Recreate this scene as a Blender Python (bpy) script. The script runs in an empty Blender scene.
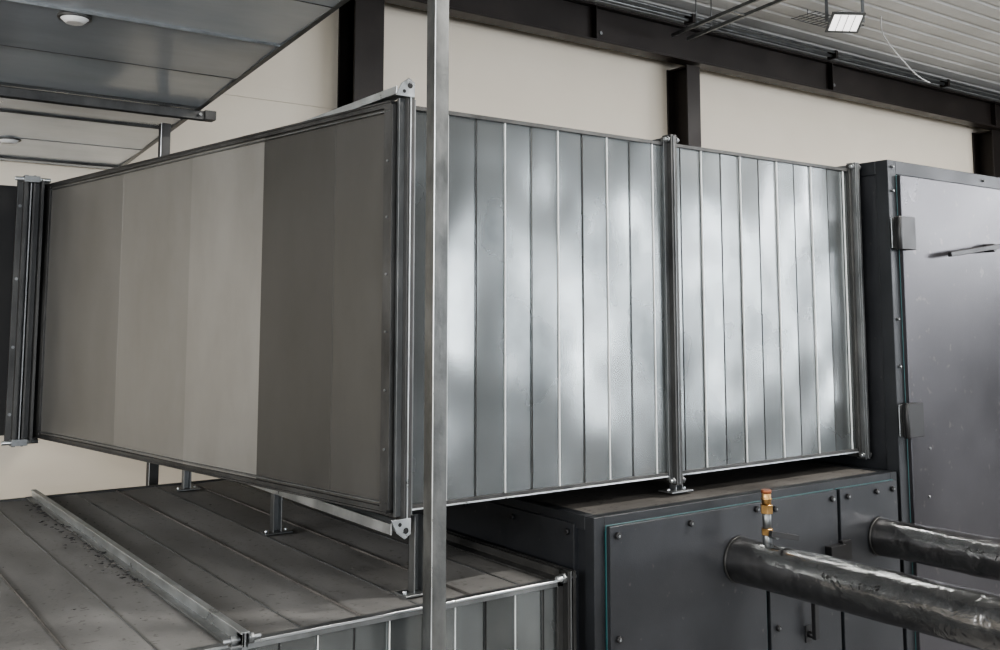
import bpy, bmesh, math, random
from mathutils import Vector, Matrix, noise
random.seed(7)
C=2.4
scene=bpy.context.scene
# ------------------------------------------------------------ materials
def newmat(name):
    m=bpy.data.materials.new(name); m.use_nodes=True
    nt=m.node_tree; b=nt.nodes['Principled BSDF']
    return m,nt,b
def N(nt,t,**k):
    n=nt.nodes.new(t)
    for a,v in k.items(): setattr(n,a,v)
    return n
def noisy(name,c1,c2,metal=0.0,r1=.4,r2=.6,scale=(3,3,3),det=6,bump=0.0,bscale=60,speck=None,spec=.5,wave=None,rough=.6):
    m,nt,b=newmat(name)
    tc=N(nt,'ShaderNodeTexCoord'); mp=N(nt,'ShaderNodeMapping'); mp.inputs['Scale'].default_value=scale
    nt.links.new(tc.outputs['Object'],mp.inputs['Vector'])
    no=N(nt,'ShaderNodeTexNoise'); no.inputs['Scale'].default_value=1; no.inputs['Detail'].default_value=det; no.inputs['Roughness'].default_value=rough
    nt.links.new(mp.outputs['Vector'],no.inputs['Vector'])
    cr=N(nt,'ShaderNodeValToRGB'); cr.color_ramp.elements[0].position=.32; cr.color_ramp.elements[1].position=.68
    cr.color_ramp.elements[0].color=(*c1,1); cr.color_ramp.elements[1].color=(*c2,1)
    nt.links.new(no.outputs['Fac'],cr.inputs['Fac'])
    out=cr.outputs['Color']
    if speck:
        n2=N(nt,'ShaderNodeTexNoise'); n2.inputs['Scale'].default_value=speck[0]; n2.inputs['Detail'].default_value=3
        nt.links.new(tc.outputs['Object'],n2.inputs['Vector'])
        c2r=N(nt,'ShaderNodeValToRGB'); c2r.color_ramp.elements[0].position=speck[1]; c2r.color_ramp.elements[1].position=speck[1]+.06
        nt.links.new(n2.outputs['Fac'],c2r.inputs['Fac'])
        mx=N(nt,'ShaderNodeMixRGB'); mx.inputs['Color2'].default_value=(*speck[2],1)
        ma=N(nt,'ShaderNodeMath',operation='MULTIPLY'); ma.inputs[1].default_value=speck[3]
        nt.links.new(c2r.outputs['Color'],ma.inputs[0]); nt.links.new(ma.outputs[0],mx.inputs['Fac'])
        nt.links.new(out,mx.inputs['Color1']); out=mx.outputs['Color']
    nt.links.new(out,b.inputs['Base Color'])
    mr=N(nt,'ShaderNodeMapRange'); mr.inputs['From Min'].default_value=.3; mr.inputs['From Max'].default_value=.7
    mr.inputs['To Min'].default_value=r1; mr.inputs['To Max'].default_value=r2
    nt.links.new(no.outputs['Fac'],mr.inputs['Value']); nt.links.new(mr.outputs[0],b.inputs['Roughness'])
    b.inputs['Metallic'].default_value=metal
    b.inputs['Specular IOR Level'].default_value=spec
    nrm=None
    if wave:
        # gentle large-scale buckling of thin sheet metal
        mw=N(nt,'ShaderNodeMapping'); mw.inputs['Scale'].default_value=wave[0]; nt.links.new(tc.outputs['Object'],mw.inputs['Vector'])
        nw=N(nt,'ShaderNodeTexNoise'); nw.inputs['Scale'].default_value=1; nw.inputs['Detail'].default_value=0.0
        nt.links.new(mw.outputs['Vector'],nw.inputs['Vector'])
        bw=N(nt,'ShaderNodeBump'); bw.inputs['Strength'].default_value=1; bw.inputs['Distance'].default_value=wave[1]
        nt.links.new(nw.outputs['Fac'],bw.inputs['Height']); nrm=bw.outputs['Normal']
    if bump>0:
        n3=N(nt,'ShaderNodeTexNoise'); n3.inputs['Scale'].default_value=bscale; n3.inputs['Detail'].default_value=4
        nt.links.new(tc.outputs['Object'],n3.inputs['Vector'])
        bp=N(nt,'ShaderNodeBump'); bp.inputs['Strength'].default_value=bump; bp.inputs['Distance'].default_value=.01
        nt.links.new(n3.outputs['Fac'],bp.inputs['Height'])
        if nrm: nt.links.new(nrm,bp.inputs['Normal'])
        nrm=bp.outputs['Normal']
    if nrm: nt.links.new(nrm,b.inputs['Normal'])
    return m
GS=(3.6,3.6,3.0)
galv=[noisy('galvanised_sheet_%d'%i,tuple(v*k for v in (.135,.146,.149)),tuple(v*k for v in (.29,.308,.311)),.85,.30,.20,GS,6,0,90,wave=((4.2,4.2,3.4),.015),rough=.45) for i,k in enumerate((.74,.88,1.0,1.12,1.24))]  # blotchy base colour partly paints dappled reflections onto the sheet
plen=[noisy('plenum_reflection_tint_%d'%i,tuple(v*k for v in (.200,.196,.186)),tuple(v*k for v in (.242,.237,.226)),.6,.38,.48,(5,5,2),8,0,120,wave=((1.5,1.5,1.2),.01)) for i,k in enumerate((.42,.37,1.22,1.05,.85))]  # per-panel tints paint differing reflections into the sheet colour
gbright=noisy('bright_galvanised',(.55,.58,.6),(.75,.78,.8),.95,.25,.4,(8,8,8),4,.05,80)
gseam=noisy('bare_seam_edge',(.70,.72,.72),(.85,.87,.87),.4,.35,.5,(8,8,8),4)
gmid=noisy('dull_galvanised',(.15,.157,.16),(.29,.30,.305),.9,.35,.5,(6,6,3),6,.08,80)
gpost=noisy('post_galvanised',(.10,.104,.104),(.24,.245,.24),.85,.3,.5,(9,9,4),6,.08,80)
gdark=noisy('dark_flange_steel',(.045,.045,.045),(.11,.11,.108),.7,.4,.6,(6,6,3),6,.08,80)
seamd=noisy('seam_shadow_gap',(.015,.015,.016),(.03,.03,.03),.3,.6,.8)
dust=noisy('dusty_sheet_top',(.155,.152,.147),(.26,.255,.248),.3,.5,.75,(3.5,1.2,3),8,.08,70,(55,.63,(.07,.066,.062),.5))
dustd=noisy('dusty_unit_top',(.06,.056,.052),(.13,.122,.113),.1,.5,.8,(3,3,3),8,.1,70,(45,.6,(.02,.02,.02),.6))
anth=noisy('anthracite_coated_panel',(.026,.028,.032),(.042,.044,.049),.25,.30,.42,(2.5,2.5,2.5),6,.06,220,(30,.68,(.14,.13,.12),.35))
anthl=noisy('anthracite_door_panel',(.038,.037,.042),(.062,.060,.067),.45,.26,.36,(1.5,1.5,1.5),6,.05,220,(22,.66,(.15,.14,.13),.35),wave=((1.2,1.2,1.2),.01))
anthf=noisy('anthracite_frame',(.018,.020,.023),(.030,.032,.036),.2,.35,.5,(4,4,4),4,.06,150)
black=noisy('black_plastic',(.008,.008,.009),(.016,.016,.017),0,.35,.5)
teal=noisy('teal_gasket',(.012,.06,.065),(.02,.09,.095),0,.4,.6)
wallm=noisy('cream_wall_panel',(.78,.71,.60),(.83,.76,.65),0,.45,.6,(.8,.8,.8),4,.03,40)
wallg=noisy('plain_plaster',(.12,.12,.12),(.17,.17,.168),0,.6,.8)
ceilm=noisy('ceiling_sheet',(.52,.52,.51),(.60,.60,.59),.1,.4,.55,(1,1,1),4)
beamm=noisy('dark_brown_steel_paint',(.012,.009,.008),(.024,.018,.016),.2,.35,.5,(3,3,3),5)
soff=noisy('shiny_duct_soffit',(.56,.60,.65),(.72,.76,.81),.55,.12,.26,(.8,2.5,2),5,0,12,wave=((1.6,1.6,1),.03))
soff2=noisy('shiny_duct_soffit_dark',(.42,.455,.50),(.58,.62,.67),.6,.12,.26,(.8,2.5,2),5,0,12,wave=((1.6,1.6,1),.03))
floorm=noisy('concrete_floor',(.16,.155,.15),(.25,.245,.235),0,.5,.7,(1.5,1.5,1.5),8,.1,30)
brass=noisy('brass',(.33,.21,.09),(.48,.31,.15),1,.3,.45,(20,20,20))
copper=noisy('red_cap',(.20,.07,.03),(.28,.10,.05),.5,.3,.5,(20,20,20))
white=noisy('white_enamel',(.7,.7,.7),(.8,.8,.8),0,.35,.5)
def foil():
    m,nt,b=newmat('aluminium_foil_wrap')
    tc=N(nt,'ShaderNodeTexCoord')
    mp=N(nt,'ShaderNodeMapping'); mp.inputs['Scale'].default_value=(20,14,20)
    nt.links.new(tc.outputs['Object'],mp.inputs['Vector'])
    v=N(nt,'ShaderNodeTexNoise'); v.inputs['Scale'].default_value=1.0; v.inputs['Detail'].default_value=3; v.inputs['Roughness'].default_value=.5; v.inputs['Distortion'].default_value=.5
    nt.links.new(mp.outputs['Vector'],v.inputs['Vector'])
    bp=N(nt,'ShaderNodeBump'); bp.inputs['Strength'].default_value=.55; bp.inputs['Distance'].default_value=.009
    nt.links.new(v.outputs['Fac'],bp.inputs['Height']); nt.links.new(bp.outputs['Normal'],b.inputs['Normal'])
    cr=N(nt,'ShaderNodeValToRGB'); cr.color_ramp.elements[0].position=.35; cr.color_ramp.elements[1].position=.65
    cr.color_ramp.elements[0].color=(.19,.19,.192,1); cr.color_ramp.elements[1].color=(.27,.27,.272,1)
    nt.links.new(v.outputs['Fac'],cr.inputs['Fac']); nt.links.new(cr.outputs['Color'],b.inputs['Base Color'])
    b.inputs['Metallic'].default_value=.95; b.inputs['Roughness'].default_value=.2
    return m
foilm=foil()
def emis(name,c,s):
    m,nt,b=newmat(name); b.inputs['Emission Color'].default_value=(*c,1); b.inputs['Emission Strength'].default_value=s
    return m
lampm=emis('lamp_diffuser',(1,.97,.92),9)
lensm=emis('floodlight_lens',(1,.98,.95),1.0)
# ------------------------------------------------------------ mesh builder
class MB:
    def __init__(s): s.bm=bmesh.new(); s.m=[]
    def mi(s,mat):
        if mat not in s.m: s.m.append(mat)
        return s.m.index(mat)
    def poly(s,pts,mat):
        f=s.bm.faces.new([s.bm.verts.new(p) for p in pts]); f.material_index=s.mi(mat); return f
    def hexa(s,b,t,mat):
        vb=[s.bm.verts.new(p) for p in b]; vt=[s.bm.verts.new(p) for p in t]; k=s.mi(mat); n=len(b)
        fs=[s.bm.faces.new(vb[::-1]),s.bm.faces.new(vt)]
        for i in range(n):
            j=(i+1)%n; fs.append(s.bm.faces.new([vb[i],vb[j],vt[j],vt[i]]))
        for f in fs: f.material_index=k
        return fs
    def box(s,x0,x1,y0,y1,z0,z1,mat):
        return s.hexa([(x0,y0,z0),(x1,y0,z0),(x1,y1,z0),(x0,y1,z0)],[(x0,y0,z1),(x1,y0,z1),(x1,y1,z1),(x0,y1,z1)],mat)
    def prism(s,xy,z0,z1,mat):
        return s.hexa([(x,y,z0) for x,y in xy],[(x,y,z1) for x,y in xy],mat)
    def bar(s,p0,p1,w,h,mat,up=(0,0,1)):
        p0=Vector(p0);p1=Vector(p1);d=(p1-p0).normalized();u=Vector(up); r=d.cross(u).normalized(); u=r.cross(d).normalized()
        q=lambda p:[p-r*w/2-u*h/2,p+r*w/2-u*h/2,p+r*w/2+u*h/2,p-r*w/2+u*h/2]
        return s.hexa(q(p0),q(p1),mat)
    def cyl(s,p0,p1,r,mat,seg=16,r2=None,smooth=True):
        p0=Vector(p0);p1=Vector(p1);d=(p1-p0).normalized()
        a=d.orthogonal().normalized(); b=d.cross(a); r2=r if r2 is None else r2
        A=[p0+(a*math.cos(2*math.pi*i/seg)+b*math.sin(2*math.pi*i/seg))*r for i in range(seg)]
        B=[p1+(a*math.cos(2*math.pi*i/seg)+b*math.sin(2*math.pi*i/seg))*r2 for i in range(seg)]
        fs=s.hexa(A,B,mat)
        if smooth:
            for f in fs[2:]: f.smooth=True
    def done(s,name,bevel=0.0,parent=None):
        bmesh.ops.recalc_face_normals(s.bm,faces=s.bm.faces)
        vs=[v.co for v in s.bm.verts]
        o=Vector(((min(v.x for v in vs)+max(v.x for v in vs))/2,(min(v.y for v in vs)+max(v.y for v in vs))/2,min(v.z for v in vs)))
        for v in s.bm.verts: v.co-=o
        me=bpy.data.meshes.new(name); s.bm.to_mesh(me); s.bm.free()
        for m in s.m: me.materials.append(m)
        ob=bpy.data.objects.new(name,me); ob.location=o; scene.collection.objects.link(ob)
        if bevel>0:
            bv=ob.modifiers.new('bevel','BEVEL'); bv.width=bevel; bv.segments=1; bv.limit_method='ANGLE'; bv.angle_limit=math.radians(40)
        if parent: ob.parent=parent
        return ob
# ------------------------------------------------------------ room shell
XL,XR,YF,YB=-5.0,16.0,-6.0,6.8
def roofz(y): return 5.32+(6.8-y)*.08
b=MB(); b.box(XL-.2,XR+.2,YF-.2,YB+.2,-.1,0,floorm); b.done('floor')
b=MB(); z=0
while z<5.6:
    z1=min(z+1.0,5.6); b.box(XL,XR,YB,YB+.12,z+.0015,z1-.0015,wallm); z+=1.0
for zz in [0.25*i+.1 for i in range(20)]: b.box(XL,XR,YB-.001,YB+.01,zz,zz+.006,wallm)
b.box(XL,XR,YB+.01,YB+.14,0,5.6,wallm)
b.done('wall_back')
# left wall; its unseen window is added to light wall and duct face
lw=(-1.5,4.0); lz0,lz1=2.5,4.6
b=MB(); b.box(XL-.15,XL,YF,YB+.1,0,lz0,wallm); b.box(XL-.15,XL,YF,YB+.1,lz1,6.6,wallm)
b.box(XL-.15,XL,YF,lw[0],lz0,lz1,wallm); b.box(XL-.15,XL,lw[1],YB+.1,lz0,lz1,wallm); b.done('wall_left')
# right wall; its unseen window is added for a sheen on the door
rw=(-5.2,-2.6); rz0,rz1=3.3,5.2
b=MB(); b.box(XR,XR+.15,YF,YB+.1,0,rz0,wallg); b.box(XR,XR+.15,YF,YB+.1,rz1,6.6,wallg)
b.box(XR,XR+.15,YF,rw[0],rz0,rz1,wallg); b.box(XR,XR+.15,rw[1],YB+.1,rz0,rz1,wallg); b.done('wall_right')
# front wall with window openings
wins=[(-2.5,.5),(8.5,9.2),(10.0,11.0),(12.6,13.4),(14.0,14.8)]; wz0,wz1=1.5,3.8  # first opening is added for general fill light, out of view
b=MB(); b.box(XL,XR,YF-.15,YF,0,wz0,wallg); b.box(XL,XR,YF-.15,YF,wz1,6.6,wallg)
xs=[XL]+[v for w in wins for v in w]+[XR]
for i in range(0,len(xs),2): b.box(xs[i],xs[i+1],YF-.15,YF,wz0,wz1,wallg)
b.done('wall_front')
for i,(a,c) in enumerate(wins):
    b=MB()
    b.box(a,c,YF-.1,YF-.04,wz0,wz0+.06,white); b.box(a,c,YF-.1,YF-.04,wz1-.06,wz1,white)
    b.box(a,c,YF-.1,YF-.04,wz0+1.0,wz0+1.35,wallg)
    n=max(1,round((c-a)/1.25))
    for k in range(n+1):
        x=a+(c-a-.06)*k/n; b.box(x,x+.06,YF-.1,YF-.04,wz0+.06,wz1-.06,white)
    b.done('window_%d'%(i+1))
for nm,X,w_,za,zb in (('window_6',XL-.1,lw,lz0,lz1),('window_7',XR+.04,rw,rz0,rz1)):
    b=MB()
    for zz in (za,zb-.06): b.box(X,X+.06,w_[0],w_[1],zz,zz+.06,white)
    for k in range(5):
        y=w_[0]+(w_[1]-w_[0]-.06)*k/4; b.box(X,X+.06,y,y+.06,za+.06,zb-.06,white)
    b.done(nm)
# ceiling corrugated, ribs along X
b=MB(); y=YF-.1; prof=[]
p=.20
while y<YB:
    for dy,dz in ((0,0),(.14,0),(.15,.020),(.18,.020)): prof.append((y+dy,roofz(y+dy)+dz))
    y+=p
for i in range(len(prof)-1):
    (a,za),(c,zc)=prof[i],prof[i+1]
    b.poly([(XL,a,za),(XR,a,za),(XR,c,zc),(XL,c,zc)],ceilm)
b.poly([(XL,YF-.1,roofz(YF)+.12),(XR,YF-.1,roofz(YF)+.12),(XR,YB+.1,roofz(YB)+.12),(XL,YB+.1,roofz(YB)+.12)],ceilm)
b.done('ceiling')
# steel columns / beams
def column(x0,x1):
    b=MB(); y1=YB-.005; y0=YB-.28
    b.box(x0,x1,y0,y0+.018,0,4.84,beamm); b.box(x0,x1,y1-.018,y1,0,4.84,beamm)
    b.box((x0+x1)/2-.008,(x0+x1)/2+.008,y0+.018,y1-.018,0,4.84,beamm)
    for zz in (2.2,4.82): b.box(x0+.01,x1-.01,y0+.018,y1-.018,zz,zz+.015,beamm)
    b.box(x0-.04,x1+.04,y0-.04,y1,0,.02,beamm)
    b.done('steel_column',.003)
column(3.36,3.61); column(6.92,7.10); column(12.55,12.85)
b=MB()
b.box(XL,XR,6.50,6.515,4.87,5.17,beamm); b.box(XL,XR,6.44,6.60,4.85,4.87,beamm); b.box(XL,XR,6.44,6.60,5.17,5.19,beamm)
b.box(XL,XR,6.60,6.79,5.0,5.24,beamm)
for x in [i*3.4-4.5 for i in range(7)]:
    b.box(x,x+.012,6.44,6.50,4.87,5.17,beamm); b.cyl((x+.1,6.49,4.95),(x+.1,6.51,4.95),.018,gmid,8)
b.done('steel_beam',.002)
b=MB(); b.cyl((XL,6.38,5.22),(XR,6.38,5.22),.018,gmid,10); b.cyl((XL,6.34,5.25),(XR,6.34,5.25),.012,gmid,8)
for x in [i*2.2-4.2 for i in range(9)]: b.box(x,x+.04,6.32,6.43,5.19,5.27,beamm)
b.done('electrical_conduit')
# ------------------------------------------------------------ upper duct
Z0,Z1=C-.555,C+.652
b=MB()
def sheetface(x0,x1,seams,y=2.60,z0=Z0,z1=Z1,pal=galv,seq=None,bright=0):
    xs=[x0]+seams+[x1]
    for i in range(len(xs)-1):
        t=[.0012,-.002,.001,-.0022,.0012,-.001,.0015,-.001,.002,-.002,.001][i%11]
        mt=pal[(seq or [2,1,3,2,4,1,3,2,3,2])[i%10]]
        b.prism([(xs[i],y+t),(xs[i+1],y-t),(xs[i+1],y+.03),(xs[i],y+.03)],z0,z1,mt)
    for i,x in enumerate(seams):
        if i%2==bright: b.box(x-.0016,x+.0012,y-.007,y+.0,z0,z1,gseam); b.box(x+.0012,x+.0025,y-.004,y,z0,z1,gdark)
        else: b.box(x-.001,x+.001,y-.004,y+.0,z0,z1,gdark)
s1=[1.67+.1115*i for i in range(9)]
s2=[2.71+.1115*i for i in range(10)]
XA,XM,XE=1.52,2.645,3.79
sheetface(XA,XM,s1,bright=0,seq=[0,1,2,1,2,1,2,2,1,1]); sheetface(XM,XE,s2,bright=1,seq=[3,2,3,2,3,2,4,3,3,3,2])
b.box(XA,XE,2.63,3.9,Z0,Z1,galv[1])
def rail(x0,x1,y,z0,z1):
    b.box(x0,x1,y-.010,y+.02,z0-.004,z0+.008,gdark); b.box(x0,x1,y-.010,y+.02,z1-.010,z1+.003,gdark)
    b.box(x0,x1,y-.012,y-.008,z0-.008,z0-.003,gbright)
rail(XA,XM,2.60,Z0,Z1); rail(XM,XE,2.60,Z0,Z1)
def vflange(x,y,z0,z1,mats=(gmid,gbright,gdark),depth=.034,yb=3.9,w=.013,bolts=True):
    b.box(x-w-.002,x-.002,y-depth,y+.01,z0-.035,z1+.03,mats[0]); b.box(x+.002,x+w+.002,y-depth,y+.01,z0-.035,z1+.03,mats[0])
    b.box(x-w-.02,x-w-.002,y-.014,y,z0-.02,z1+.02,mats[2]); b.box(x+w+.002,x+w+.018,y-.014,y,z0-.02,z1+.02,mats[2])
    b.box(x-.004,x-.001,y-depth-.004,y,z0-.03,z1+.025,mats[1])
    for (za,zb) in ((z0-.03,z0),(z1,z1+.022)):
        b.box(x-w-.002,x+w+.002,y,yb,za,zb,mats[0])
    if bolts:
      for zz in (z0-.02,z1+.012):
        b.cyl((x-.036,y-.022,zz),(x+.036,y-.022,zz),.007,gbright,8); b.cyl((x-.028,y-.022,zz),(x-.018,y-.022,zz),.013,gmid,6); b.cyl((x+.018,y-.022,zz),(x+.028,y-.022,zz),.013,gmid,6)
vflange(XM,2.60,Z0,Z1,mats=(gdark,gmid,gmid)); vflange(XE-.012,2.60,Z0,Z1,mats=(gmid,gmid,gdark))
vflange(1.518,2.60,Z0,Z1,mats=(gdark,gbright,gmid),w=.010,bolts=False)
# plenum / slanted left face
P0=Vector((1.484,2.60)); P1=Vector((1.035,5.30)); d=(P1-P0); 
def LP(Y,off=0):
    t=(Y-P0.y)/d.y; n=Vector((-d.y,d.x)).normalized()
    q=P0+d*t+n*off*(1 if n.x<0 else -1); return (q.x,q.y)
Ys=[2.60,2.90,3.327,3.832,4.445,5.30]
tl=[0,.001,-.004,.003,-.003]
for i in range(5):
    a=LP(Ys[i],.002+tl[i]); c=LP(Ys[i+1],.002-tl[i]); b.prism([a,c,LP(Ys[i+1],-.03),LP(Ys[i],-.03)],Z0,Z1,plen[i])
b.prism([LP(2.60,-.03),LP(5.30,-.03),(1.9,5.30),(2.4,3.9),(1.53,3.9)],Z0,Z1,galv[1])
for z,h in ((Z0,1),(Z1,-1)):
    for off,zz,hh,mt in ((.012,0,.014,gdark),(.014,.018,.004,gmid),(.016,-.010,.006,gdark)):
        za=z+h*zz; 
        b.prism([LP(2.61,off),LP(5.29,off),LP(5.29,-.02),LP(2.61,-.02)],za-hh/2,za+hh/2,mt)
b.prism([LP(2.60,.014),LP(2.64,.014),LP(2.64,-.01),LP(2.60,-.01)],Z0,Z1,gdark)
b.prism([LP(5.22,.014),LP(5.30,.014),LP(5.30,-.01),LP(5.22,-.01)],Z0,Z1,gdark)
for i in range(1,7):
    zz=Z0+(Z1-Z0)*i/7; x,y=LP(2.62,.014); b.cyl((x,y,zz),(x-.004,y-.001,zz),.004,gmid,8)
# far flange and next section
b.box(.90,1.045,5.29,5.31,Z0-.035,Z1+.03,gdark); b.box(.925,.94,5.25,5.33,Z0-.05,Z1+.05,gdark); b.box(.965,.975,5.25,5.33,Z0-.05,Z1+.05,gdark)
b.box(.952,.958,5.25,5.29,Z0-.04,Z1+.04,gmid)
b.box(1.0,1.012,5.24,5.31,Z0-.03,Z1+.03,gdark)
for zz in (Z0+.1,Z0+.42,Z0+.75,Z1-.1):
    b.cyl((.915,5.292,zz),(.915,5.284,zz),.008,gmid,8)
for zz in (Z0-.03,Z1+.03):
    b.cyl((.88,5.25,zz),(1.04,5.25,zz),.010,gbright,8); b.box(.92,.99,5.23,5.29,zz-.015,zz+.015,gmid)
b.box(.78,.93,5.32,6.4,Z0,Z1,seamd); b.box(.93,1.5,5.31,6.4,Z0+.02,Z1-.02,galv[1])
def gusset(zc,s):
    y=2.558; 
    pts=[(1.46,0),(1.525,0),(1.525,.045*s),(1.505,.058*s),(1.48,.04*s)]
    b.hexa([(x,y,zc+q) for x,q in pts],[(x,y+.006,zc+q) for x,q in pts],gbright)
    b.cyl((1.508,y-.001,zc+.034*s),(1.508,y+.0,zc+.034*s),.009,seamd,12); b.cyl((1.488,y-.001,zc+.015*s),(1.488,y,zc+.015*s),.006,seamd,10)
gusset(Z1+.02,1); gusset(Z0-.022,-1)
b.done('ventilation_duct',.0012)
# support brackets of the upper duct
b=MB()
def strutY(x,y0,y1,z,mat=gbright):
    b.box(x-.02,x+.02,y0,y1,z-.004,z,mat); b.box(x-.02,x-.016,y0,y1,z-.034,z,mat); b.box(x+.016,x+.02,y0,y1,z-.034,z,mat)
strutY(1.485,2.57,4.95,Z0-.032); 
b.box(1.465,1.505,2.565,4.2,Z1+.023,Z1+.027,gbright); b.box(1.465,1.469,2.565,4.2,Z1+.023,Z1+.05,gbright)
LT=C-.825
def leg(x,y,ztop,zf,foot=.055,mat=gmid):
    b.box(x-.018,x-.014,y-.018,y+.018,zf,ztop,mat); b.box(x+.014,x+.018,y-.018,y+.018,zf,ztop,mat); b.box(x-.018,x+.018,y+.014,y+.018,zf,ztop,mat)
    b.box(x-foot,x+foot,y-.035,y+.035,zf,zf+.006,mat); b.cyl((x-foot+.015,y,zf),(x-foot+.015,y,zf+.013),.007,gbright,6); b.cyl((x+foot-.015,y,zf),(x+foot-.015,y,zf+.013),.007,gbright,6)
leg(1.60,2.65,Z0-.036,LT+.005); leg(1.60,3.70,Z0,LT+.005); leg(1.64,4.87,Z0,LT+.005)
leg(2.69,2.63,Z0-.036,C-.625)
leg(3.5,2.9,Z0,C-.625)
b.done('duct_support_bracket',.001)
# ------------------------------------------------------------ lower duct
b=MB(); LY=2.53; LB=.45; XS=1.0; XQ=2.10
for (x0,x1,bay) in ((XS,XQ,.111),(-1.6,XS,.111)):
    n=round((x1-x0)/bay); 
    for i in range(n):
        a=x0+(x1-x0)*i/n; c=x0+(x1-x0)*(i+1)/n; t=[.002,-.0025,.001,-.003,.002][i%5]
        b.prism([(a,LY+t),(c,LY-t),(c,LY+.03),(a,LY+.03)],LB,LT-.002,galv[[2,1,3,2,1,3][i%6]])
        if i: b.box(a-.0015,a+.0015,LY-.006,LY,LB,LT-.002,[gseam,seamd][i%2])
    b.box(x0,x1,LY+.03,5.08,LB,LT-.004,galv[1])
    m=round((x1-x0)/.185)
    for i in range(m):
        a=x0+(x1-x0)*i/m; c=x0+(x1-x0)*(i+1)/m; t=.002*(1 if i%2 else -1)
        b.hexa([(a,LY,LT-.006),(c,LY,LT-.006),(c,5.08,LT-.006),(a,5.08,LT-.006)],[(a,LY,LT+t-.002),(c,LY,LT-t-.002),(c,5.08,LT-t-.002),(a,5.08,LT+t-.002)],dust)
        if i: b.box(a-.002,a+.002,LY,5.08,LT-.004,LT+.003,[dustd,gmid][i%2])
    b.box(x0,x1,LY-.012,LY+.02,LT-.016,LT+.004,gmid); b.box(x0,x1,LY-.014,LY-.010,LT-.002,LT+.005,gbright)
    b.box(x0,x1,5.07,5.09,LT-.01,LT+.006,gdark)
b.box(XS-.034,XS-.002,LY-.04,5.1,LT-.0,LT+.006,gmid); b.box(XS-.006,XS+.0,LY-.04,5.1,LT,LT+.036,gbright); b.box(XS+.003,XS+.009,LY-.04,5.1,LT,LT+.036,gmid)
b.box(XS-.010,XS+.013,LY-.04,5.1,LT+.032,LT+.037,gbright)
b.box(XS+.009,XS+.035,LY-.02,5.1,LT-.0,LT+.005,gdark)
b.box(XS-.006,XS+.009,LY-.04,LY,LB,LT+.034,gmid)
b.cyl((XS-.05,LY-.02,LT+.016),(XS+.05,LY-.02,LT+.016),.008,gmid,8); b.cyl((XS-.03,LY-.02,LT+.016),(XS-.012,LY-.02,LT+.016),.014,gmid,6)
b.cyl((XS+.015,LY-.02,LT+.016),(XS+.03,LY-.02,LT+.016),.014,gmid,6)
for x in (XQ-.03,XQ-.008):
    b.box(x-.006,x+.006,LY-.035,LY+.01,LB-.03,LT+.03,gdark); b.box(x-.006,x+.006,LY,5.08,LT,LT+.03,gdark)
b.box(XQ-.06,XQ-.036,LY-.012,LY,LB,LT,gdark); b.box(XQ-.028,XQ-.022,LY-.038,LY,LB-.03,LT+.032,gmid)
b.box(XQ-.075,XQ-.036,LY,5.08,LT,LT+.006,gdark)
b.cyl((XQ-.07,LY-.02,LT+.01),(XQ+.005,LY-.02,LT+.01),.010,gbright,8)
b.cyl((XQ-.05,LY-.02,LT+.01),(XQ-.036,LY-.02,LT+.01),.017,gmid,6)
for x in (-1.4,0,1.9):
    for yy in (2.7,4.9): b.box(x-.03,x+.03,yy-.03,yy+.03,0,LB,gmid)
b.done('ventilation_duct',.001)
# debris
b=MB()
for i in range(240):
    if i<150: x=XS-.03-abs(random.gauss(0,.035)); y=random.uniform(3.2,4.9)
    elif i<190: x=XS+.04+abs(random.gauss(0,.04)); y=random.uniform(2.6,5.0)
    else: x=random.uniform(.2,1.9); y=random.uniform(2.6,4.8)
    r=random.uniform(.002,.007)*(1.4 if i<150 else .8); a=random.uniform(0,6.28); z=LT+.0065
    e=random.uniform(.4,1)
    pts=[(x+r*math.cos(a+k*2.09)*(1 if k else e*2.2),y+r*math.sin(a+k*2.09)) for k in range(3)]
    b.hexa([(px,py,z) for px,py in pts],[(px+(x-px)*.3,py+(y-py)*.3,z+r*.25) for px,py in pts],[dustd,seamd,seamd][i%3])
b.done('debris_crumbs')
# ------------------------------------------------------------ overhead duct
def oz(y): return C+1.26+(3.53-y)*.085
b=MB(); x0,x1=-3.2,1.75; y=2.0; i=0
while y<6.74:
    y2=min(y+.52,6.75); t=[.006,-.005,.003,-.006,.004][i%5]
    b.hexa([(x0,y,oz(y)+t),(x1,y,oz(y)+t),(x1,y2,oz(y2)-t),(x0,y2,oz(y2)-t)],[(x0,y,oz(y)+.03),(x1,y,oz(y)+.03),(x1,y2,oz(y2)+.03),(x0,y2,oz(y2)+.03)],[soff,soff2,soff,soff,soff2][i%5])
    if i: b.box(x0,x1,y-.003,y+.003,oz(y)-.006,oz(y)+.01,[gmid,gdark][i%2])
    y=y2; i+=1
b.hexa([(x0,2.0,oz(2)+.03),(x1,2.0,oz(2)+.03),(x1,6.75,oz(6.75)+.03),(x0,6.75,oz(6.75)+.03)],[(x0,2.0,oz(2)+.9),(x1,2.0,oz(2)+.9),(x1,6.75,oz(6.75)+.9),(x0,6.75,oz(6.75)+.9)],galv[2])
b.hexa([(x1-.02,2.0,oz(2)-.006),(x1+.006,2.0,oz(2)-.006),(x1+.006,6.75,oz(6.75)-.006),(x1-.02,6.75,oz(6.75)-.006)],[(x1-.02,2.0,oz(2)+.03),(x1+.006,2.0,oz(2)+.03),(x1+.006,6.75,oz(6.75)+.03),(x1-.02,6.75,oz(6.75)+.03)],gmid)
for (x,y) in ((.883,4.146),(1.0,6.22),(-.9,3.9)):
    zz=oz(y); b.cyl((x,y,zz-.008),(x,y,zz+.01),.065,gdark,28); b.cyl((x,y,zz-.026),(x,y,zz-.006),.034,white,24,r2=.056)
b.done('ventilation_duct',.001)
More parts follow.
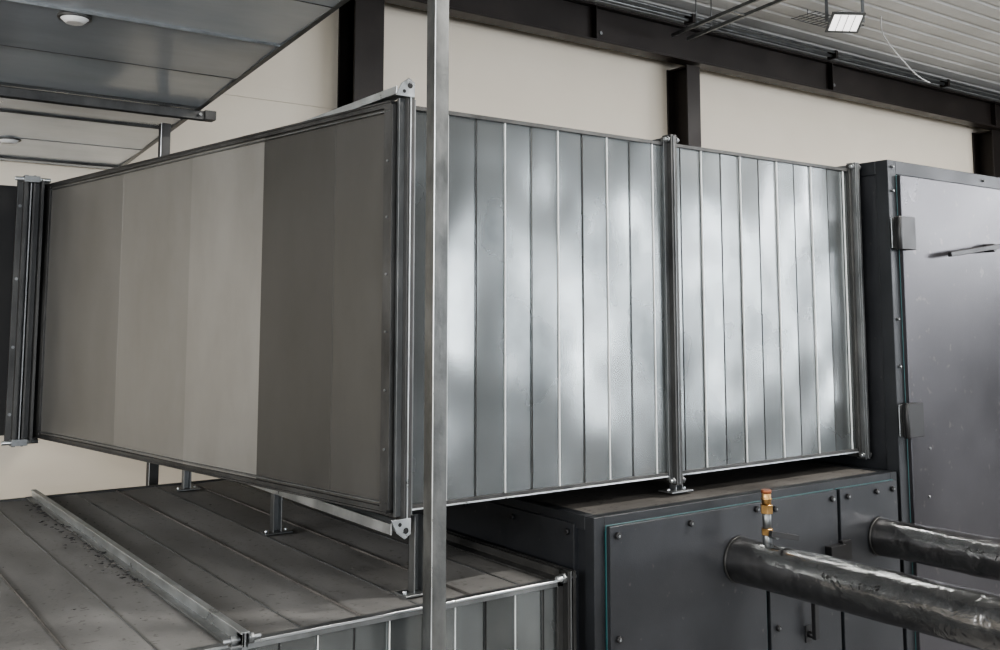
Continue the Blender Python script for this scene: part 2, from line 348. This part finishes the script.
# support frame with posts and cross strut
b=MB()
def post(x,y,s,zt,mat=gpost):
    h=s/2
    b.box(x-h,x+h,y-h,y+h,0.01,zt,mat)
    b.box(x-h-.0008,x-h+.003,y-h-.0008,y-h+.003,0.01,zt,gbright)  # bright corner strip paints an edge highlight on the post
    b.box(x-.08,x+.08,y-.08,y+.08,0,.01,mat)
post(1.52,2.42,.048,oz(2.42)-.06); post(1.63,5.38,.05,oz(5.38)-.045,gdark)
post(-2.6,5.2,.05,oz(5.2)-.06) ; post(-2.6,2.42,.05,oz(2.42)-.06)
for (y,xa) in ((2.42,1.80),(5.18,1.80)):
    zt=oz(y)-.012
    b.box(-2.9,xa,y-.024,y+.024,zt-.005,zt,gmid); b.box(-2.9,xa,y-.024,y-.019,zt-.048,zt,gdark); b.box(-2.9,xa,y+.019,y+.024,zt-.048,zt,gdark); b.box(-2.9,xa,y-.02,y+.02,zt-.03,zt-.026,gdark)
    b.box(xa-.03,xa+.03,y-.035,y+.035,zt-.045,zt+.004,gdark); b.cyl((xa-.06,y-.03,zt-.025),(xa-.06,y-.05,zt-.025),.010,gmid,6)
b.done('strut_support_frame',.0015)
# ------------------------------------------------------------ air handling units
def panel(b,x0,x1,z0,z1,y,mat,t=.02,gasket=True):
    if gasket: b.box(x0-.002,x1+.002,y-.003,y+.01,z0-.002,z1+.002,teal)
    b.box(x0,x1,y-t,y+.01,z0,z1,mat)
def knob(b,x,z,y,r=.011):
    b.cyl((x,y,z),(x,y-.012,z),r,black,12); b.cyl((x,y-.012,z),(x,y-.015,z),r*.5,gmid,6)
AT=C-.63; b=MB(); ax0,ax1,ay0,ay1=2.135,3.80,2.45,4.6
b.box(ax0+.01,ax1-.01,ay0+.012,ay1-.01,.12,AT-.012,anth)
b.box(ax0+.03,ax1-.02,ay0+.03,ay1-.03,AT-.012,AT-.004,dustd)
f=.045
for x in (ax0,ax1-f):
    for yy in (ay0,ay1-f): b.box(x,x+f,yy,yy+f,.1,AT,anthf)
    b.box(x,x+f,ay0+f,ay1-f,AT-f,AT,anthf); b.box(x,x+f,ay0+f,ay1-f,.1,.1+f,anthf)
for z in (.1,AT-f):
    b.box(ax0+f,ax1-f,ay0,ay0+f,z,z+f,anthf); b.box(ax0+f,ax1-f,ay1-f,ay1,z,z+f,anthf)
b.box(ax0+.05,ax1-.05,ay0+.05,ay1-.05,0,.12,anthf)
zt=AT-.03
panel(b,2.185,2.935,.18,zt,ay0,anth); panel(b,2.955,3.365,.18,zt,ay0,anth); panel(b,3.385,3.765,.18,zt,ay0,anth)
for x,z in ((2.215,zt-.03),(2.215,zt-.35),(2.89,zt-.02),(2.99,zt-.03),(3.33,zt-.03),(3.43,zt-.03),(3.73,zt-.03),(2.99,zt-.45),(2.55,zt-.03),(3.62,zt-.03),(3.43,zt-.45)): knob(b,x,z,ay0-.02)
b.box(ax0-.008,ax0+.02,ay0+.09,ay1-.06,.18,AT-.03,anth)
for i in range(5): 
    yy=ay0+.12+i*.3; b.cyl((ax0-.008,yy,AT-.06),(ax0-.018,yy,AT-.06),.010,black,10)
def handle(b,x,z,y,h=.11):
    b.cyl((x,y,z-h/2),(x,y-.03,z-h/2),.012,black,12); b.box(x-.011,x+.011,y-.045,y-.027,z-h/2-.012,z+h/2,black)
    b.box(x-.016,x+.016,y-.006,y,z-h/2-.03,z-h/2+.03,black)
handle(b,3.16,C-1.10,ay0-.02,.12)
b.box(3.28,3.37,ay0-.05,ay0-.018,C-.915,C-.86,black); b.box(3.365,3.42,ay0-.04,ay0-.018,C-.925,C-.85,black)
b.box(3.36,3.43,ay0-.026,ay0-.018,C-1.35,C-1.27,black)
b.done('air_handling_unit',.002)
# tall unit
b=MB(); tx0,tx1,ty0,ty1=3.825,6.4,2.45,4.9; TT=C+.685
b.box(tx0+.01,tx1-.01,ty0+.012,ty1-.01,.1,TT-.01,anth)
f=.06
for x in (tx0,tx1-f):
    for yy in (ty0,ty1-f): b.box(x,x+f,yy,yy+f,.08,TT,anthf)
    b.box(x,x+f,ty0+f,ty1-f,TT-f,TT,anthf); b.box(x,x+f,ty0+f,ty1-f,.08,.08+f,anthf)
for z in (.08,TT-f):
    b.box(tx0+f,tx1-f,ty0,ty0+f,z,z+f,anthf); b.box(tx0+f,tx1-f,ty1-f,ty1,z,z+f,anthf)
b.box(tx0+.05,tx1-.05,ty0+.05,ty1-.05,0,.1,anthf)
panel(b,3.885,5.15,.18,TT-.065,ty0,anthl); panel(b,5.19,6.34,.18,TT-.065,ty0,anthl)
for zc in (C+.365,C-.42):
    b.box(3.80,3.83,ty0-.024,ty0-.018,zc-.065,zc+.065,gmid); b.box(3.825,3.93,ty0-.055,ty0-.021,zc-.07,zc+.07,black)
    b.cyl((3.822,ty0-.045,zc-.072),(3.822,ty0-.045,zc+.072),.010,black,12)
    b.box(3.83,3.87,ty0-.021,ty0,zc-.06,zc+.06,black)
b.cyl((4.55,ty0-.02,C+.33),(4.55,ty0-.07,C+.33),.02,black,14); b.bar((4.17,ty0-.065,C+.285),(4.65,ty0-.065,C+.345),.018,.022,black)  # solid black bar drawn in place of the handle's shadow
for x,z in ((3.855,TT-.03),(4.6,TT-.03),(3.85,C+.55),(3.85,C+.0),(3.85,C-.2)): b.cyl((x,ty0-.0,z),(x,ty0-.012,z),.006,gmid,10)
for x,z in ((4.0,C-.75),(4.02,C-.55)): b.cyl((x,ty0-.02,z),(x,ty0-.026,z),.006,gmid,10)
b.done('air_handling_unit',.002)
# ------------------------------------------------------------ insulated pipes
def pipe(x,z,r,y0,y1,seed):
    b=MB(); k=b.mi(foilm); seg=48; n=int((y0-y1)/.022); prev=None
    for i in range(n+1):
        y=y0+(y1-y0)*i/n; ring=[]
        for j in range(seg):
            a=2*math.pi*j/seg
            rr=r*(1+.03*noise.noise(Vector((math.cos(a)*2.2+seed,math.sin(a)*2.2,y*6)))+.018*noise.noise(Vector((math.cos(a)*6,math.sin(a)*6+seed,y*16))))
            if (y*1.15+a/6.2832)%1<.05: rr+=.0015
            ring.append(b.bm.verts.new((x+rr*math.cos(a),y,z+rr*math.sin(a))))
        if prev:
            for j in range(seg):
                f=b.bm.faces.new([prev[j],prev[(j+1)%seg],ring[(j+1)%seg],ring[j]]); f.material_index=k; f.smooth=True
        else: 
            f=b.bm.faces.new(ring); f.material_index=b.mi(gdark)
        prev=ring
    f=b.bm.faces.new(prev); f.material_index=k
    b.cyl((x,y0,z),(x,y0-.010,z),r*1.04,gdark,40)
    for yb in (y0-1.2,y0-2.4): b.cyl((x,yb,z),(x,yb-.05,z),r*1.035,foilm,40)
    # marker-pen scribble on the wrap
    rnd=random.Random(int(seed*10)); yy=y0-.40
    for kx in range(9):
        for st in range(2):
            a0=math.radians(rnd.uniform(150,160)); a1=a0+math.radians(rnd.uniform(-11,14)); R=r*1.03
            p0=(x+R*math.cos(a0),yy+rnd.uniform(-.006,.006),z+R*math.sin(a0)); p1=(x+R*math.cos(a1),yy-rnd.uniform(-.004,.012),z+R*math.sin(a1))
            b.cyl(p0,p1,.0016,black,6)
        yy-=.02 if kx!=3 else .05
    return b
ay=2.429
b=pipe(2.79,C-.842,.078,ay,-5.98,1.3)
b.done('insulated_pipe')
b=pipe(3.63,C-.866,.073,ay,-5.98,4.1)
b.done('insulated_pipe')
# valve
b=MB(); vx,vy,vz=2.79,2.30,C-.842+.078
b.cyl((vx,vy,vz-.004),(vx,vy,vz+.03),.016,gmid,16); b.cyl((vx,vy,vz+.028),(vx,vy,vz+.05),.021,brass,6,smooth=False)
b.cyl((vx,vy,vz+.05),(vx,vy,vz+.10),.015,gmid,16); b.cyl((vx,vy,vz+.10),(vx,vy,vz+.13),.022,brass,6,smooth=False)
b.cyl((vx,vy,vz+.13),(vx,vy,vz+.168),.016,brass,16); b.cyl((vx,vy,vz+.145),(vx,vy,vz+.152),.019,brass,16); b.cyl((vx,vy,vz+.168),(vx,vy,vz+.18),.018,copper,12)
b.cyl((vx,vy,vz+.03),(vx,vy-.045,vz+.03),.011,gmid,10)
b.bar((vx-.045,vy-.050,vz+.046),(vx+.09,vy-.056,vz+.016),.014,.018,black)
b.done('ball_valve',.001)
# ------------------------------------------------------------ ceiling services
b=MB()
def tz(y): return roofz(y)-.36
for x in (6.50,6.70): b.bar((x,.5,tz(.5)),(x,6.30,tz(6.30)),.022,.03,gmid)
for i in range(7):
    yy=.8+i*.8; b.box(6.50,6.70,yy,yy+.03,tz(yy)-.008,tz(yy)+.004,gmid)
for yy in (1.2,3.6,6.0):
    for x in (6.50,6.70): b.cyl((x,yy,tz(yy)),(x,yy,roofz(yy)-.001),.005,gmid,8)
b.done('cable_tray')
def lamp(name,x,y,z,L=1.2):
    b=MB(); b.hexa([(x-L/2,y-.07,z),(x+L/2,y-.07,z),(x+L/2,y+.07,z),(x-L/2,y+.07,z)],[(x-L/2,y-.04,z+.06),(x+L/2,y-.04,z+.06),(x+L/2,y+.04,z+.06),(x-L/2,y+.04,z+.06)],white)
    b.box(x-L/2+.02,x+L/2-.02,y-.055,y+.055,z-.02,z,lampm)
    for s in (-.35,.35): b.cyl((x+s*L,y,z+.06),(x+s*L,y,roofz(y)-.001),.004,gmid,8)
    b.done(name)
for (x,y) in ((-2.5,-2),(3,-2.5),(9,-2),(12,2.5),(4.5,.8)): lamp('ceiling_lamp',x,y,5.2)
# floodlight: tilted housing with lens, yoke bracket and fins
b=MB(); fc=Vector((7.92,5.45,5.17)); nrm=Vector((-.30,-.50,-.81)).normalized(); rt=nrm.cross(Vector((0,0,1))).normalized(); upv=rt.cross(nrm)
def fq(s,h,dp): return [tuple(fc+rt*(s*i)+upv*(h*j)+nrm*dp) for i,j in ((-1,-1),(1,-1),(1,1),(-1,1))]
b.hexa(fq(.12,.08,-.06),fq(.16,.115,0),white); b.hexa(fq(.16,.115,0),fq(.16,.115,.012),gmid); b.hexa(fq(.135,.09,.012),fq(.135,.09,.016),lensm)
for i in range(3):
    s=-.07+i*.07; b.hexa([tuple(fc+rt*(s+q)+upv*j+nrm*.016) for q,j in ((0,-.09),(.004,-.09),(.004,.09),(0,.09))],[tuple(fc+rt*(s+q)+upv*j+nrm*.022) for q,j in ((0,-.09),(.004,-.09),(.004,.09),(0,.09))],gmid)
for s in (-.175,.175): b.bar(fc+rt*s,Vector((fc.x+rt.x*s,fc.y+rt.y*s,roofz(fc.y)-.03)),.006,.03,gmid,up=tuple(rt))
b.bar(Vector((fc.x-rt.x*.18,fc.y-rt.y*.18,roofz(fc.y)-.03)),Vector((fc.x+rt.x*.18,fc.y+rt.y*.18,roofz(fc.y)-.03)),.03,.006,gmid)
b.cyl((fc.x,fc.y,roofz(fc.y)-.03),(fc.x,fc.y,roofz(fc.y)-.001),.01,gmid,8)
b.done('floodlight')
b=MB(); 
for i in range(12): b.box(7.85+i*.07,7.856+i*.07,5.72,6.0,5.325,5.331,gmid)
for yy in (5.72,5.80,5.9,6.0): b.box(7.85,8.63,yy,yy+.008,5.331,5.337,gmid)
for x in (7.9,8.6): b.cyl((x,5.85,5.335),(x,5.85,roofz(5.85)-.001),.004,gmid,8)
b.done('wire_mesh_tray')
cu=bpy.data.curves.new('hanging_cable','CURVE'); cu.dimensions='3D'; cu.bevel_depth=.006; sp=cu.splines.new('NURBS')
pts=[(8.75,5.6,5.42),(8.62,5.55,5.25),(8.68,5.5,5.1),(8.9,5.45,4.92),(9.1,5.44,4.80),(9.28,5.43,4.78)]
sp.points.add(len(pts)-1)
for q,pnt in zip(pts,sp.points): pnt.co=(*q,1)
sp.use_endpoint_u=True; cu.materials.append(white)
o=bpy.data.objects.new('hanging_cable',cu); scene.collection.objects.link(o)
# ------------------------------------------------------------ lights
def area(name,loc,rot,sx,sy,e,c):
    l=bpy.data.lights.new(name,'AREA'); l.shape='RECTANGLE'; l.size=sx; l.size_y=sy; l.energy=e; l.color=c
    o=bpy.data.objects.new(name,l); o.location=loc; o.rotation_euler=rot; scene.collection.objects.link(o)
for i,(a,c) in enumerate(wins):
    area('daylight_window_%d'%(i+1),((a+c)/2,YF-.2,(wz0+wz1)/2),(math.radians(90),0,0),c-a,wz1-wz0,(150 if i else 90)*(c-a),(.92,.96,1))  # first is added fill; the rest feed the duct reflections
area('daylight_window_6',(XL-.2,(lw[0]+lw[1])/2,(lz0+lz1)/2),(math.radians(90),0,math.radians(-90)),lw[1]-lw[0],lz1-lz0,270,(1,.98,.95))  # added light for the back wall and slanted duct face
area('daylight_window_7',(XR+.2,(rw[0]+rw[1])/2,(rz0+rz1)/2),(math.radians(90),0,math.radians(90)),rw[1]-rw[0],rz1-rz0,280,(.95,.96,1))  # added light for the sheen on the tall unit
for i,(x,y) in enumerate(((-2.5,-2),(3,-2.5),(9,-2),(12,2.5),(4.5,.8))):
    area('lamp_light_%d'%i,(x,y,5.17),(0,0,0),1.1,.1,(90,90,90,140,140)[i],(1,.96,.9))
w=bpy.data.worlds.new('world'); scene.world=w; w.use_nodes=True
w.node_tree.nodes['Background'].inputs[0].default_value=(.75,.85,1,1); w.node_tree.nodes['Background'].inputs[1].default_value=1.2
# ------------------------------------------------------------ camera
cam=bpy.data.cameras.new('camera'); cam.sensor_width=36; cam.lens=35.68; cam.shift_y=-.11; cam.clip_start=.05
o=bpy.data.objects.new('camera',cam); o.location=(0,0,C); o.rotation_euler=(math.radians(96),0,math.radians(-35.8)); scene.collection.objects.link(o)
scene.camera=o
scene.view_settings.view_transform='AgX'
try: scene.view_settings.look='AgX - Medium High Contrast'
except Exception as e: print(e)
scene.view_settings.exposure=.72
